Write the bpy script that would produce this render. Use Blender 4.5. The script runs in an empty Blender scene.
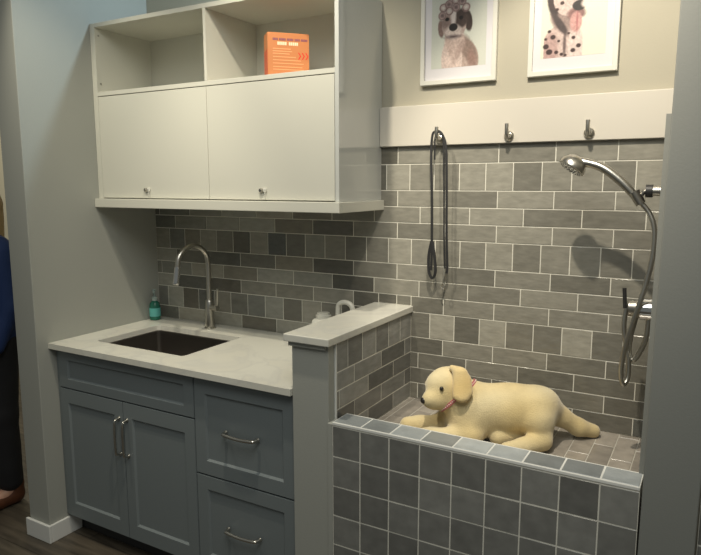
import bpy, bmesh, math, random
import numpy as np
from mathutils import Vector, Matrix
random.seed(7)
C = bpy.context.scene.collection
PI = math.pi

# ------------------------------------------------------------------ camera
RIGHT = Vector((0.86823147, 0.4961579, -0.00120489))
UP = Vector((-0.07134134, 0.12724335, 0.98930255))
FWD = Vector((-0.49100359, 0.85885765, -0.14587325))
CAM = Vector((1.19415888, -2.37650013, 1.61086532))
FPX = 639.53
def at(u, v, Y):
    """world point seen at (u, v) that lies at wall distance Y"""
    d = FWD * FPX + RIGHT * (u - 350.5) - UP * (v - 277.5)
    return CAM + d * ((Y - CAM.y) / d.y)

# ------------------------------------------------------------------ materials
def new_mat(name):
    m = bpy.data.materials.new(name); m.use_nodes = True
    return m, m.node_tree, m.node_tree.nodes['Principled BSDF']
def mat(name, col, rough=.5, metal=0, bump=0, bscale=50, var=0, vscale=4, trans=0, coat=0, sheen=0, ior=None, alpha=None):
    m, t, b = new_mat(name)
    b.inputs['Base Color'].default_value = (*col, 1)
    b.inputs['Roughness'].default_value = rough
    b.inputs['Metallic'].default_value = metal
    if trans: b.inputs['Transmission Weight'].default_value = trans
    if coat: b.inputs['Coat Weight'].default_value = coat
    if sheen: b.inputs['Sheen Weight'].default_value = sheen
    if ior: b.inputs['IOR'].default_value = ior
    tc = t.nodes.new('ShaderNodeTexCoord')
    if var:
        n = t.nodes.new('ShaderNodeTexNoise'); n.inputs['Scale'].default_value = vscale; n.inputs['Detail'].default_value = 5
        t.links.new(tc.outputs['Object'], n.inputs['Vector'])
        mx = t.nodes.new('ShaderNodeMix'); mx.data_type = 'RGBA'
        mx.inputs[6].default_value = (*[c * (1 - var) for c in col], 1)
        mx.inputs[7].default_value = (*[min(1, c * (1 + var)) for c in col], 1)
        t.links.new(n.outputs['Fac'], mx.inputs[0]); t.links.new(mx.outputs[2], b.inputs['Base Color'])
    if bump:
        n = t.nodes.new('ShaderNodeTexNoise'); n.inputs['Scale'].default_value = bscale; n.inputs['Detail'].default_value = 3
        t.links.new(tc.outputs['Object'], n.inputs['Vector'])
        bp = t.nodes.new('ShaderNodeBump'); bp.inputs['Strength'].default_value = bump; bp.inputs['Distance'].default_value = .01
        t.links.new(n.outputs['Fac'], bp.inputs['Height']); t.links.new(bp.outputs['Normal'], b.inputs['Normal'])
    return m
def attr_mat(name, rough=.6, bump=0, bscale=60, spec=None, coat=0, stretch=None, sheen=0, wob=0):
    """base colour from the 'tint' colour attribute of the mesh (glaze shade of each tile, ink of a print)"""
    m, t, b = new_mat(name)
    a = t.nodes.new('ShaderNodeAttribute'); a.attribute_name = 'tint'
    src = a.outputs['Color']
    tc = t.nodes.new('ShaderNodeTexCoord'); vec = tc.outputs['Object']
    if stretch:
        mp = t.nodes.new('ShaderNodeMapping'); mp.inputs['Scale'].default_value = stretch
        t.links.new(vec, mp.inputs['Vector']); vec = mp.outputs['Vector']
    if wob:
        n = t.nodes.new('ShaderNodeTexNoise'); n.inputs['Scale'].default_value = 22; n.inputs['Detail'].default_value = 6
        t.links.new(vec, n.inputs['Vector'])
        hs = t.nodes.new('ShaderNodeHueSaturation')
        mr = t.nodes.new('ShaderNodeMapRange'); mr.inputs['From Min'].default_value = .3; mr.inputs['From Max'].default_value = .7
        mr.inputs['To Min'].default_value = 1 - wob; mr.inputs['To Max'].default_value = 1 + wob
        t.links.new(n.outputs['Fac'], mr.inputs['Value']); t.links.new(mr.outputs['Result'], hs.inputs['Value'])
        t.links.new(src, hs.inputs['Color']); src = hs.outputs['Color']
    t.links.new(src, b.inputs['Base Color'])
    b.inputs['Roughness'].default_value = rough
    if coat: b.inputs['Coat Weight'].default_value = coat
    if sheen: b.inputs['Sheen Weight'].default_value = sheen
    if bump:
        n = t.nodes.new('ShaderNodeTexNoise'); n.inputs['Scale'].default_value = bscale; n.inputs['Detail'].default_value = 2
        t.links.new(vec, n.inputs['Vector'])
        bp = t.nodes.new('ShaderNodeBump'); bp.inputs['Strength'].default_value = bump; bp.inputs['Distance'].default_value = .01
        t.links.new(n.outputs['Fac'], bp.inputs['Height']); t.links.new(bp.outputs['Normal'], b.inputs['Normal'])
    return m

M = {}
M['paint'] = mat('wall_paint_grey', (.36, .365, .33), .7, bump=.05, bscale=180)
M['beige'] = mat('wall_paint_beige', (.40, .372, .295), .75, bump=.05, bscale=180)
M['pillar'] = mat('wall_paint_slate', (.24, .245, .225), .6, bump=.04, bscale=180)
M['white'] = mat('white_trim_paint', (.57, .535, .47), .45)
M['base'] = mat('white_baseboard_paint', (.75, .75, .72), .4)
M['melamine'] = mat('white_cabinet_board', (.63, .62, .545), .38)
M['gloss'] = mat('white_gloss_panel', (.56, .57, .54), .10, coat=.8)
M['blue'] = mat('blue_grey_cabinet_paint', (.18, .205, .212), .42)
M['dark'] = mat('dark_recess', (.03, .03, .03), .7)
M['grout'] = mat('light_grout', (.70, .68, .60), .85, bump=.1, bscale=300)
M['basin_grout'] = mat('basin_grout', (.42, .40, .35), .8)
M['groutline'] = mat('pale_grout', (.74, .74, .70), .8)
M['tile'] = attr_mat('grey_glazed_tile', .2, bump=.32, bscale=14, stretch=(1, 1, 2.2), wob=.12)
M['ftile'] = attr_mat('front_glazed_tile', .3, bump=.22, bscale=16, wob=.12)
M['btile'] = attr_mat('basin_tile', .22, bump=.2, bscale=14, wob=.15)
M['steel'] = mat('brushed_nickel', (.55, .53, .48), .28, metal=1)
M['steel_dark'] = mat('dark_brushed_nickel', (.42, .40, .36), .3, metal=1)  # darker nickel for screws, locks and small shower fittings
M['chrome'] = mat('chrome', (.75, .75, .75), .12, metal=1)
M['sink'] = mat('satin_sink_steel', (.30, .28, .26), .33, metal=1)
M['black'] = mat('black_nylon', (.012, .012, .013), .6)
M['rubber'] = mat('black_rubber', (.02, .02, .02), .5)
M['orange'] = mat('orange_carton', (.58, .215, .075), .5)
M['oranged'] = mat('dark_orange_carton', (.6, .10, .03), .5)
M['ink_white'] = mat('pale_ink', (.85, .72, .5), .6)
M['ink_dark'] = mat('plum_ink', (.25, .08, .12), .6)
M['ink_line'] = mat('peach_ink', (.9, .42, .2), .6)
M['ink_red'] = mat('red_ink', (.7, .04, .02), .6)
M['plastic'] = mat('white_plastic', (.62, .61, .55), .4)
M['frame'] = mat('white_picture_frame', (.62, .61, .55), .4)
M['mount'] = mat('picture_mount_board', (.60, .58, .60), .7)
M['print'] = attr_mat('photo_print', .6)
M['plush'] = attr_mat('cream_plush', .95, bump=.3, bscale=260, sheen=.4, wob=.07)
M['nose'] = mat('plush_nose', (.02, .017, .015), .35)
M['collar'] = mat('pink_collar', (.42, .12, .13), .6)
M['bead'] = mat('pale_collar_dots', (.75, .62, .55), .5)
M['green'] = mat('green_liquid_soap', (.05, .27, .19), .12, trans=.5, ior=1.4)
M['clear'] = mat('clear_pump_plastic', (.45, .55, .52), .25, trans=.3)
M['label'] = mat('soap_label', (.12, .45, .42), .5)
M['skin'] = mat('skin', (.52, .29, .2), .5)
M['navy'] = mat('navy_knit', (.006, .025, .10), .8, bump=.3, bscale=200)
M['trouser'] = mat('black_trousers', (.008, .008, .010), .8)
M['hair'] = mat('blond_hair', (.42, .29, .13), .55, bump=.4, bscale=120)
M['shoe'] = mat('brown_leather', (.10, .035, .016), .4)
M['far'] = mat('far_wall_cream', (.68, .64, .5), .8)

def quartz():
    m, t, b = new_mat('white_quartz'); b.inputs['Roughness'].default_value = .18
    tc = t.nodes.new('ShaderNodeTexCoord')
    n = t.nodes.new('ShaderNodeTexNoise'); n.inputs['Scale'].default_value = 3.2; n.inputs['Detail'].default_value = 7; n.inputs['Distortion'].default_value = 1.6
    t.links.new(tc.outputs['Object'], n.inputs['Vector'])
    r = t.nodes.new('ShaderNodeValToRGB'); e = r.color_ramp.elements
    e[0].position = .44; e[0].color = (.68, .665, .59, 1)
    e[1].position = .56; e[1].color = (.69, .68, .61, 1)
    k = e.new(.5); k.color = (.63, .62, .565, 1)
    t.links.new(n.outputs['Fac'], r.inputs['Fac']); t.links.new(r.outputs['Color'], b.inputs['Base Color'])
    return m
M['quartz'] = quartz()
def planks():
    m, t, b = new_mat('dark_wood_planks'); b.inputs['Roughness'].default_value = .45
    tc = t.nodes.new('ShaderNodeTexCoord')
    mp = t.nodes.new('ShaderNodeMapping'); mp.inputs['Rotation'].default_value = (0, 0, 0)
    t.links.new(tc.outputs['Object'], mp.inputs['Vector'])
    br = t.nodes.new('ShaderNodeTexBrick'); br.inputs['Scale'].default_value = 1
    br.inputs['Brick Width'].default_value = 1.2; br.inputs['Row Height'].default_value = .20; br.inputs['Mortar Size'].default_value = .0015
    br.inputs['Color1'].default_value = (.15, .125, .09, 1); br.inputs['Color2'].default_value = (.10, .082, .06, 1); br.inputs['Mortar'].default_value = (.02, .017, .013, 1)
    t.links.new(mp.outputs['Vector'], br.inputs['Vector'])
    mp2 = t.nodes.new('ShaderNodeMapping'); mp2.inputs['Scale'].default_value = (2.5, 22, 1)
    t.links.new(tc.outputs['Object'], mp2.inputs['Vector'])
    n = t.nodes.new('ShaderNodeTexNoise'); n.inputs['Scale'].default_value = 1.6; n.inputs['Detail'].default_value = 8
    t.links.new(mp2.outputs['Vector'], n.inputs['Vector'])
    mx = t.nodes.new('ShaderNodeMix'); mx.data_type = 'RGBA'; mx.blend_type = 'MULTIPLY'; mx.inputs[0].default_value = .8
    r = t.nodes.new('ShaderNodeValToRGB'); r.color_ramp.elements[0].position = .3; r.color_ramp.elements[0].color = (.35, .35, .35, 1); r.color_ramp.elements[1].position = .7; r.color_ramp.elements[1].color = (1.3, 1.3, 1.3, 1)
    t.links.new(n.outputs['Fac'], r.inputs['Fac']); t.links.new(br.outputs['Color'], mx.inputs[6]); t.links.new(r.outputs['Color'], mx.inputs[7])
    t.links.new(mx.outputs[2], b.inputs['Base Color'])
    return m
M['floor'] = planks()

# ------------------------------------------------------------------ mesh helpers
def bx(bm, x0, x1, y0, y1, z0, z1, bev=0):
    r = bmesh.ops.create_cube(bm, size=1)
    vs = r['verts']
    for v in vs:
        v.co = Vector(((x0 + x1) / 2 + v.co.x * (x1 - x0), (y0 + y1) / 2 + v.co.y * (y1 - y0), (z0 + z1) / 2 + v.co.z * (z1 - z0)))
    if bev:
        es = list({e for v in vs for e in v.link_edges})
        bmesh.ops.bevel(bm, geom=es, offset=bev, segments=2, profile=.5, affect='EDGES')
def cyl(bm, p, q, r, r2=None, n=24):
    p, q = Vector(p), Vector(q); r2 = r if r2 is None else r2
    d = q - p
    mt = Matrix.Translation((p + q) / 2) @ d.to_track_quat('Z', 'Y').to_matrix().to_4x4()
    bmesh.ops.create_cone(bm, cap_ends=True, segments=n, radius1=r, radius2=r2, depth=d.length, matrix=mt)
def lathe(bm, prof, origin=(0, 0, 0), axis=(0, 0, 1), n=32):
    """prof = [(radius, height)...]"""
    q = Vector(axis).to_track_quat('Z', 'Y'); o = Vector(origin); rings = []
    for r, h in prof:
        if r < 1e-6: rings.append([bm.verts.new(o + q @ Vector((0, 0, h)))])
        else: rings.append([bm.verts.new(o + q @ Vector((r * math.cos(2 * PI * i / n), r * math.sin(2 * PI * i / n), h))) for i in range(n)])
    for a, b in zip(rings, rings[1:]):
        for i in range(n):
            j = (i + 1) % n
            if len(a) == 1: bm.faces.new((a[0], b[i], b[j]))
            elif len(b) == 1: bm.faces.new((a[i], a[j], b[0]))
            else: bm.faces.new((a[i], a[j], b[j], b[i]))
    if len(rings[0]) > 1: bm.faces.new(rings[0][::-1])
    if len(rings[-1]) > 1: bm.faces.new(rings[-1])
def smooth_path(pts, n=8, closed=False):
    P = [Vector(p) for p in pts]; out = []; L = len(P)
    rng = range(L) if closed else range(L - 1)
    for i in rng:
        if closed: a, b, c, d = P[i - 1], P[i], P[(i + 1) % L], P[(i + 2) % L]
        else: a, b, c, d = P[max(i - 1, 0)], P[i], P[i + 1], P[min(i + 2, L - 1)]
        for k in range(n):
            t = k / n
            out.append(.5 * ((2 * b) + (c - a) * t + (2 * a - 5 * b + 4 * c - d) * t * t + (3 * b - a - 3 * c + d) * t ** 3))
    if not closed: out.append(P[-1])
    return out
def tube(bm, pts, r, n=12, closed=False, flat=None):
    """swept tube; r a number or a list; flat=(w, t, normal) sweeps a strap instead"""
    L = len(pts); rings = []; prev = None
    for i, p in enumerate(pts):
        if closed: tn = (pts[(i + 1) % L] - pts[i - 1]).normalized()
        else: tn = (pts[min(i + 1, L - 1)] - pts[max(i - 1, 0)]).normalized()
        if prev is None:
            a = Vector((0, 0, 1)) if abs(tn.z) < .9 else Vector((1, 0, 0)); prev = tn.cross(a).normalized()
        prev = (prev - tn * prev.dot(tn)).normalized(); b2 = tn.cross(prev)
        rr = r[i] if isinstance(r, (list, tuple)) else r
        if flat:
            w, th, nv = flat; nv = Vector(nv); nv = (nv - tn * nv.dot(tn)).normalized(); s = tn.cross(nv)
            rings.append([bm.verts.new(p + s * (w / 2 * sx) + nv * (th / 2 * sy)) for sx, sy in ((-1, -1), (1, -1), (1, 1), (-1, 1))])
        else: rings.append([bm.verts.new(p + prev * rr * math.cos(2 * PI * k / n) + b2 * rr * math.sin(2 * PI * k / n)) for k in range(n)])
    m = len(rings[0])
    for a, b in (zip(rings, rings[1:] + rings[:1]) if closed else zip(rings, rings[1:])):
        for k in range(m): bm.faces.new((a[k], a[(k + 1) % m], b[(k + 1) % m], b[k]))
    if not closed: bm.faces.new(rings[0][::-1]); bm.faces.new(rings[-1])
def sph(bm, c, r, sc=(1, 1, 1), seg=20):
    bmesh.ops.create_uvsphere(bm, u_segments=seg, v_segments=max(8, seg // 2), radius=1, matrix=Matrix.Translation(c) @ Matrix.Diagonal((r * sc[0], r * sc[1], r * sc[2], 1)))
def obj(name, bm, m, parent=None, smooth=False, origin=None):
    me = bpy.data.meshes.new(name)
    bmesh.ops.recalc_face_normals(bm, faces=bm.faces)
    if smooth:
        for f in bm.faces: f.smooth = True
        for e in bm.edges:
            if len(e.link_faces) == 2 and e.calc_face_angle(0) > .7: e.smooth = False
    bm.to_mesh(me); bm.free()
    me.materials.append(m)
    o = bpy.data.objects.new(name, me); C.objects.link(o)
    if parent:
        o.parent = parent
        w = Vector((0, 0, 0)); q = parent
        while q: w += q.location; q = q.parent
        o.data.transform(Matrix.Translation(-w))
    elif origin:
        o.location = origin; o.data.transform(Matrix.Translation(-Vector(origin)))
    return o
def B(name, m, parent, *boxes, bev=.0015, **k):
    bm = bmesh.new()
    for b in boxes: bx(bm, *b, bev=bev)
    return obj(name, bm, m, parent, **k)
def thing(name, label, cat, loc, group=None):
    o = bpy.data.objects.new(name, None); C.objects.link(o); o.location = loc; o.empty_display_size = .05
    o['label'] = label; o['category'] = cat
    if group: o['group'] = group
    return o
def tag(o, label, cat, group=None):
    o['label'] = label; o['category'] = cat
    if group: o['group'] = group
    return o
def struct(o):
    o['kind'] = 'structure'; return o
def set_tint(o, fn):
    """per-face colour attribute"""
    me = o.data; a = me.color_attributes.new('tint', 'FLOAT_COLOR', 'CORNER')
    buf = np.ones((len(me.loops), 4), np.float32)
    for p in me.polygons:
        c = fn(p)
        for li in p.loop_indices: buf[li, :3] = c
    a.data.foreach_set('color', buf.ravel())

def tiles(name, rects, to3, nrm, m, parent, th=.004, gap=.0036, tones=None, rnd=None, bev=.0010, tilt=.0005):
    """rects (u0,u1,v0,v1); to3(u,v,h) maps to world with h the height off the backing. ONE mesh, tiles are its pattern."""
    bm = bmesh.new(); lay = bm.faces.layers.int.new('tid'); R_ = rnd or random.Random(3); cols = []
    for k, (u0, u1, v0, v1, *tn) in enumerate(rects):
        u0 += gap / 2; u1 -= gap / 2; v0 += gap / 2; v1 -= gap / 2
        if u1 - u0 < .004 or v1 - v0 < .004: cols.append((0, 0, 0)); continue
        tl = [R_.uniform(-tilt, tilt) for _ in range(4)]
        b0 = [bm.verts.new(to3(u, v, 0)) for u, v in ((u0, v0), (u1, v0), (u1, v1), (u0, v1))]
        b1 = [bm.verts.new(to3(u, v, th - bev)) for u, v in ((u0, v0), (u1, v0), (u1, v1), (u0, v1))]
        e = bev
        b2 = [bm.verts.new(to3(u, v, th + tl[i])) for i, (u, v) in enumerate(((u0 + e, v0 + e), (u1 - e, v0 + e), (u1 - e, v1 - e), (u0 + e, v1 - e)))]
        fs = [bm.faces.new(b2)]
        for i in range(4):
            j = (i + 1) % 4
            fs.append(bm.faces.new((b0[i], b0[j], b1[j], b1[i]))); fs.append(bm.faces.new((b1[i], b1[j], b2[j], b2[i])))
        for f in fs: f[lay] = k
        t = tn[0] if tn else R_.choice(tones)
        cols.append(t)
    ids = [f[lay] for f in bm.faces]
    o = obj(name, bm, m, parent)
    set_tint(o, lambda p: cols[ids[p.index]])
    return o

# ------------------------------------------------------------------ implicit surfaces (plush dog, person)
def nets(prims, h, k=.02, noise=0, seed=1):
    """prims: (a, b, ra, rb[, k]) round cones blended with a smooth union -> bmesh by surface nets"""
    A = np.array([[*p[0], p[2]] for p in prims] + [[*p[1], p[3]] for p in prims])
    lo = (A[:, :3] - A[:, 3:]).min(0) - 4 * h; hi = (A[:, :3] + A[:, 3:]).max(0) + 4 * h
    n = np.ceil((hi - lo) / h).astype(int) + 1
    X, Y, Z = np.meshgrid(*[lo[i] + h * np.arange(n[i]) for i in range(3)], indexing='ij')
    P = np.stack([X, Y, Z], -1).astype(np.float32); F = None
    for p in prims:
        a = np.array(p[0]); b = np.array(p[1]); kk = p[4] if len(p) > 4 else k
        ab = b - a; L = max(ab @ ab, 1e-9)
        t = np.clip(((P - a) @ ab) / L, 0, 1)
        d = np.linalg.norm(P - a - t[..., None] * ab, axis=-1) - (p[2] + (p[3] - p[2]) * t)
        if F is None: F = d
        else:
            hh = np.clip(.5 + .5 * (F - d) / kk, 0, 1)
            F = F * (1 - hh) + d * hh - kk * hh * (1 - hh)
    if noise:
        r = np.random.RandomState(seed)
        for f in (25, 55, 90):
            q = r.uniform(0, 6, 3)
            F = F + noise / (f / 25) * np.sin(P[..., 0] * f + q[0] + np.sin(P[..., 2] * f * .7)) * np.sin(P[..., 1] * f + q[1]) * np.sin(P[..., 2] * f + q[2] + np.cos(P[..., 0] * f * .6))
    S = F < 0
    nx, ny, nz = n - 1
    cnt = np.zeros((nx, ny, nz)); acc = np.zeros((nx, ny, nz, 3))
    offs = [(i, j, l) for i in (0, 1) for j in (0, 1) for l in (0, 1)]
    for ia, a in enumerate(offs):
        for b in offs[ia + 1:]:
            if sum(abs(a[q] - b[q]) for q in range(3)) != 1: continue
            fa = F[a[0]:a[0] + nx, a[1]:a[1] + ny, a[2]:a[2] + nz]; fb = F[b[0]:b[0] + nx, b[1]:b[1] + ny, b[2]:b[2] + nz]
            c = (fa < 0) != (fb < 0)
            t = np.where(c, fa / np.where(c, fa - fb, 1), 0)
            for q in range(3): acc[..., q] += np.where(c, a[q] + t * (b[q] - a[q]), 0)
            cnt += c
    act = cnt > 0; idx = -np.ones(act.shape, int); idx[act] = np.arange(act.sum())
    ijk = np.argwhere(act); V = lo + h * (ijk + acc[act] / cnt[act][:, None])
    bm = bmesh.new(); vs = [bm.verts.new(v) for v in V]
    for ax in range(3):
        sl0 = [slice(None)] * 3; sl1 = [slice(None)] * 3; sl0[ax] = slice(0, -1); sl1[ax] = slice(1, None)
        c = S[tuple(sl0)] != S[tuple(sl1)]
        u, w = [q for q in range(3) if q != ax]
        for g in np.argwhere(c):
            g0 = list(g)
            if g0[u] == 0 or g0[w] == 0: continue
            q = []
            for du, dw in ((0, 0), (-1, 0), (-1, -1), (0, -1)):
                gg = g0[:]; gg[u] += du; gg[w] += dw
                q.append(idx[gg[0], gg[1], gg[2]])
            if min(q) >= 0: bm.faces.new([vs[z] for z in q])
    for f in bm.faces: f.smooth = True
    return bm

# ================================================================== dimensions
XL = -1.327; ZB = 1.686; RR = .0652; S = .1045
ZF = .7205            # bath floor
ZBAND = 1.7565

# ------------------------------------------------------------------ setting
fl = struct(B('floor', M['floor'], None, (-6, 4, -4.5, 4, -.05, 0), bev=0))
wb = struct(B('wall_back', M['beige'], None, (-1.60, 2.6, .008, .14, 0, 2.75), bev=0))
bm = bmesh.new(); bx(bm, -1.469, XL, -.709, .008, 0, 2.75, bev=.003)
wl = struct(obj('wall_left', bm, M['paint'], None))
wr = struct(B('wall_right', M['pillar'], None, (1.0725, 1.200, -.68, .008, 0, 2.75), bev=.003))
LEAN = .0072           # slight shear added so the wall edge follows the camera fit
def lean(o):
    for v in o.data.vertices: v.co.x += LEAN * v.co.z
    return o
lean(wr)
struct(B('wall_far', M['far'], None, (-5.9, -1.7, 1.3, 1.4, 0, 2.75), bev=0))
hw = struct(B('wall_centre', M['paint'], None, (-.027, .118, -.642, .008, 0, 1.084), (.1175, .1365, -.650, -.600, 0, .822), bev=.002))
# baseboard wraps the end of the left wall
bm = bmesh.new()
for a in ((-1.483, XL + .014, -.723, -.7095), (XL + .0005, XL + .014, -.7095, -.553)):
    bx(bm, a[0], a[1], a[2], a[3], 0, .083, bev=.0025)
struct(obj('baseboard_left', bm, M['base'], None))

# tile bond of the wash bay: rows from the white board downwards
G1, G2, G3 = (.075, .079, .068), (.115, .116, .101), (.165, .165, .145)
def row_list():
    rows = []; z = ZB
    rows.append(('A', z, ZBAND, 'o'))
    for kind in ['B', 'C', 'D', 'E', 'F', 'G', 'H', 'I', 'J', 'K', 'L', 'M', 'N', 'O', 'P']:
        hgt = S if kind in 'BFJ' else RR
        rows.append((kind, z - hgt, z, {'B': 's', 'F': 's', 'J': 's'}.get(kind, 'e' if kind in 'DHLNP' else 'o'))); z -= hgt
    return rows
ROWS = row_list()
def shade(R_):
    g = R_.choice([.12, .16, .19, .21, .24, .27, .31, .34]); w = R_.uniform(-.008, .012)
    return (g * 1.02 + w, g, g * .86 - w)
# glaze shade of single back-wall tiles read off the photo: row -> {x of tile centre: grey}
TONE = {
 'A': {.16: .13, .37: .13, .58: .11, .79: .13, .96: .14},
 'B': {.05: .16, .16: .12, .26: .11, .36: .15, .47: .16, .57: .10, .68: .13, .79: .13, .89: .11, 1.0: .16},
 'C': {-.04: .10, .16: .13, .37: .10, .58: .15, .78: .13, .98: .14},
 'D': {.06: .12, .27: .14, .47: .15, .68: .10, .89: .10, 1.03: .13},
 'E': {-.25: .06, -.04: .10, .16: .095, .37: .125, .58: .145, .78: .13, .98: .11},
 'F': {-.25: .11, -.14: .08, -.04: .10, .07: .15, .17: .125, .28: .11, .38: .11, .48: .14, .59: .10, .69: .125, .80: .14, .90: .10, 1.0: .12},
 'G': {-.25: .055, -.05: .10, .16: .13, .36: .085, .57: .12, .78: .085, .98: .12},
 'H': {-.15: .05, .05: .13, .26: .10, .47: .105, .68: .14, .89: .11},
 'I': {-.25: .14, -.05: .06, .16: .085, .36: .12, .57: .125, .78: .12, .98: .12},
 'J': {-.46: .085, -.36: .16, -.25: .10, -.15: .06, .16: .09, .26: .17, .37: .075, .47: .165, .57: .10, .68: .095, .78: .165, .89: .09, 1.0: .10},
 'K': {.16: .07, .36: .125, .57: .125, .77: .09, .98: .085},
 'L': {.13: .085, .26: .085, .46: .115, .67: .08, .88: .08, 1.03: .085},
 'M': {.16: .08, .36: .08, .57: .08, .77: .095, .98: .07},
 'N': {.26: .08, .47: .08, .67: .09, .88: .075},
}
def back_rects(x0, x1, zmin):
    R_ = random.Random(11); out = []
    for kind, z0, z1, typ in ROWS:
        if z1 <= zmin + .004: continue
        z0 = max(z0, zmin)
        if typ == 's': off, pt = {'B': .006, 'F': .017, 'J': -.002}[kind], (.1045 if kind != 'F' else .1039)
        elif typ == 'o': off, pt = .057, .2073
        else: off, pt = .157, .2073
        a = off - pt * 20
        while a < x1:
            b = a + pt; c0, c1 = max(a, x0), min(b, x1)
            if c1 - c0 > .004:
                g = shade(R_); cx = (a + b) / 2
                for kx, kv in TONE.get(kind, {}).items():
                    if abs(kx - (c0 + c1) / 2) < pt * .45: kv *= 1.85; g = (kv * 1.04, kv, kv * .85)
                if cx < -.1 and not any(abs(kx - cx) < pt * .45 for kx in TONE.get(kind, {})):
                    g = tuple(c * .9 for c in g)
                out.append((c0, c1, z0, z1, g))
            a = b
    return out
grout_y = .0078
# sink side (down to the counter) and bath side (down to the bath floor)
BK = lambda u, v, h: (u, .004 - h, v)
def join_rects():
    out = []
    for a, b, c, d, t in back_rects(XL + .001, 1.0645, ZF):
        if c >= 1.11: out.append((a, b, c, d, t)); continue
        if a < -.028:                                   # sink side, cut at the low wall and the counter
            bb = min(b, -.028) if d < 1.112 or b < .05 else min(b, -.028)
            if d > .92: out.append((a, bb, max(c, .9155), d, t))
        if b > .1225: out.append((max(a, .1225), b, c, d, t))
        if d > 1.125 and b > -.028 and a < .1225: out.append((max(a, -.028), min(b, .1225), 1.111, d, t))
    return [q for q in out if q[1] - q[0] > .006 and q[3] - q[2] > .006]
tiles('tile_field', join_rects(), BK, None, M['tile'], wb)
B('grout_bed', M['grout'], wb, (XL + .0005, 1.083, .0018, .0079, 1.1105, ZBAND), (XL + .0005, -.0275, .0018, .0079, .916, 1.1105), (.1185, 1.083, .0018, .0079, ZF, 1.1105), bev=0)
# low wall, bath side
def side_rects(y0, y1, z0, z1, seed, offs=0):
    R_ = random.Random(seed); out = []
    for kind, a0, a1, typ in ROWS:
        if a1 <= z0 + .004 or a0 >= z1 - .004: continue
        b0, b1 = max(a0, z0), min(a1, z1)
        off, pt = (0, .1045) if typ == 's' else ((.06, .209) if typ == 'o' else (.165, .209))
        a = -off - pt * 12 + offs
        while a < y1:
            b = a + pt; c0, c1 = max(a, y0), min(b, y1)
            if c1 - c0 > .004: out.append((c0, c1, b0, b1, (lambda g: (g * 1.0, g, g * .93))(R_.choice((.13, .16, .19, .22, .26, .30)))))
            a = b
    return out
tiles('tile_field', side_rects(-.598, .0015, ZF, 1.084, 5), lambda u, v, h: (.1205 + h, u, v), None, M['tile'], hw)
B('grout_bed', M['grout'], hw, (.1182, .1237, -.600, .0018, ZF, 1.0838), bev=0)
B('tile_edge', M['groutline'], hw, (.1182, .1248, -.603, -.600, ZF, 1.0838), bev=0)
tiles('tile_field', side_rects(-.552, .0015, ZF, ZBAND + .02, 8), lambda u, v, h: (1.0585 + LEAN * v - h, u, v), None, M['tile'], wr)
lean(B('grout_bed', M['grout'], wr, (1.0583, 1.0722, -.553, .0018, ZF, ZBAND + .02), bev=0))
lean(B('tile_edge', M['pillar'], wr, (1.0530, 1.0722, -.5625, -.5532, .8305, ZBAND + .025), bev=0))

# white board the hooks are screwed to
tr = struct(B('trim_1', M['white'], None, (-.017, 1.086, -.018, .0078, ZBAND, 1.9115), bev=.002))

# low wall ledge
lg = tag(B('ledge', M['quartz'], None, (-.048, .132, -.664, .0025, 1.0845, 1.1105), bev=.003), 'white veined stone slab capping the low wall between sink and dog bath', 'ledge')
B('moulding', M['paint'], lg, (-.036, .1105, -.652, -.6425, 1.068, 1.0842), (-.036, -.0275, -.6425, -.02, 1.068, 1.0842), bev=.002)

# ------------------------------------------------------------------ dog bath
def bath(name, x0, x1, xc0, label, ncol):
    root = thing(name, label, 'bath', ((x0 + x1) / 2, -.60, 0))
    B('front_panel', M['grout'], root, (x0 + .001, x1 - .001, -.6507, -.558, .001, .8195), bev=0)
    R_ = random.Random(4)
    tone = [[.09, .10, .085, .095, .085, .095, .12, .075, .125], [.105, .08, .09, .12, .115, .10, .095, .12, .10], [.08, .085, .11, .10, .09, .10, .095, .11, .10], [.11, .09, .08, .10, .11, .09, .10, .10, .09]]
    rects = []
    for r in range(8):
        z1 = .8155 - r * .1045; z0 = z1 - .1045
        if r == 0: z1 = .8175
        z0 = max(z0, .002)
        for c in range(ncol):
            a = xc0 + c * .1045; b = a + .1045; a = max(a, x0 + .001); b = min(b, x1 - .001)
            if b - a < .005 or z1 - z0 < .01: continue
            g = tone[r][c % 9] if r < 4 else R_.choice((.08, .09, .1, .11))
            g *= 2.0; rects.append((a, b, z0, z1, (g * 1.0, g, g * .93)))
    tiles('front_tiles', rects, lambda u, v, h: (u, -.6475 - h, v), None, M['ftile'], root, th=.004, gap=.0034)
    # curb: grout edge with a row of cap tiles
    curb = B('curb', M['groutline'], root, (x0 + .001, x1 - .001, -.6525, -.5545, .8205, .8293), bev=.001)
    caps = []
    ct = [.16, .14, .22, .15, .25, .22, .12, .12, .20]
    for c in range(ncol):
        a = xc0 + c * .1045; b = a + .1045
        a = max(a, x0 + .001); b = min(b, x1 - .001)
        if b - a < .006: continue
        g = ct[c % 9] * 1.95; caps.append((a, b, -.648, -.559, (g * .93, g, g * 1.02)))  # reflected glare put into the cap tile colour: raised and bluish
    tiles('cap_tiles', caps, lambda u, v, h: (u, v, .8262 + h), None, M['ftile'], root, th=.004, gap=.005)
    return root
bath1 = bath('dog_bath', .137, 1.0722, .1376, 'raised dog bath with grey square tile front, holding the plush dog', 10)
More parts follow.
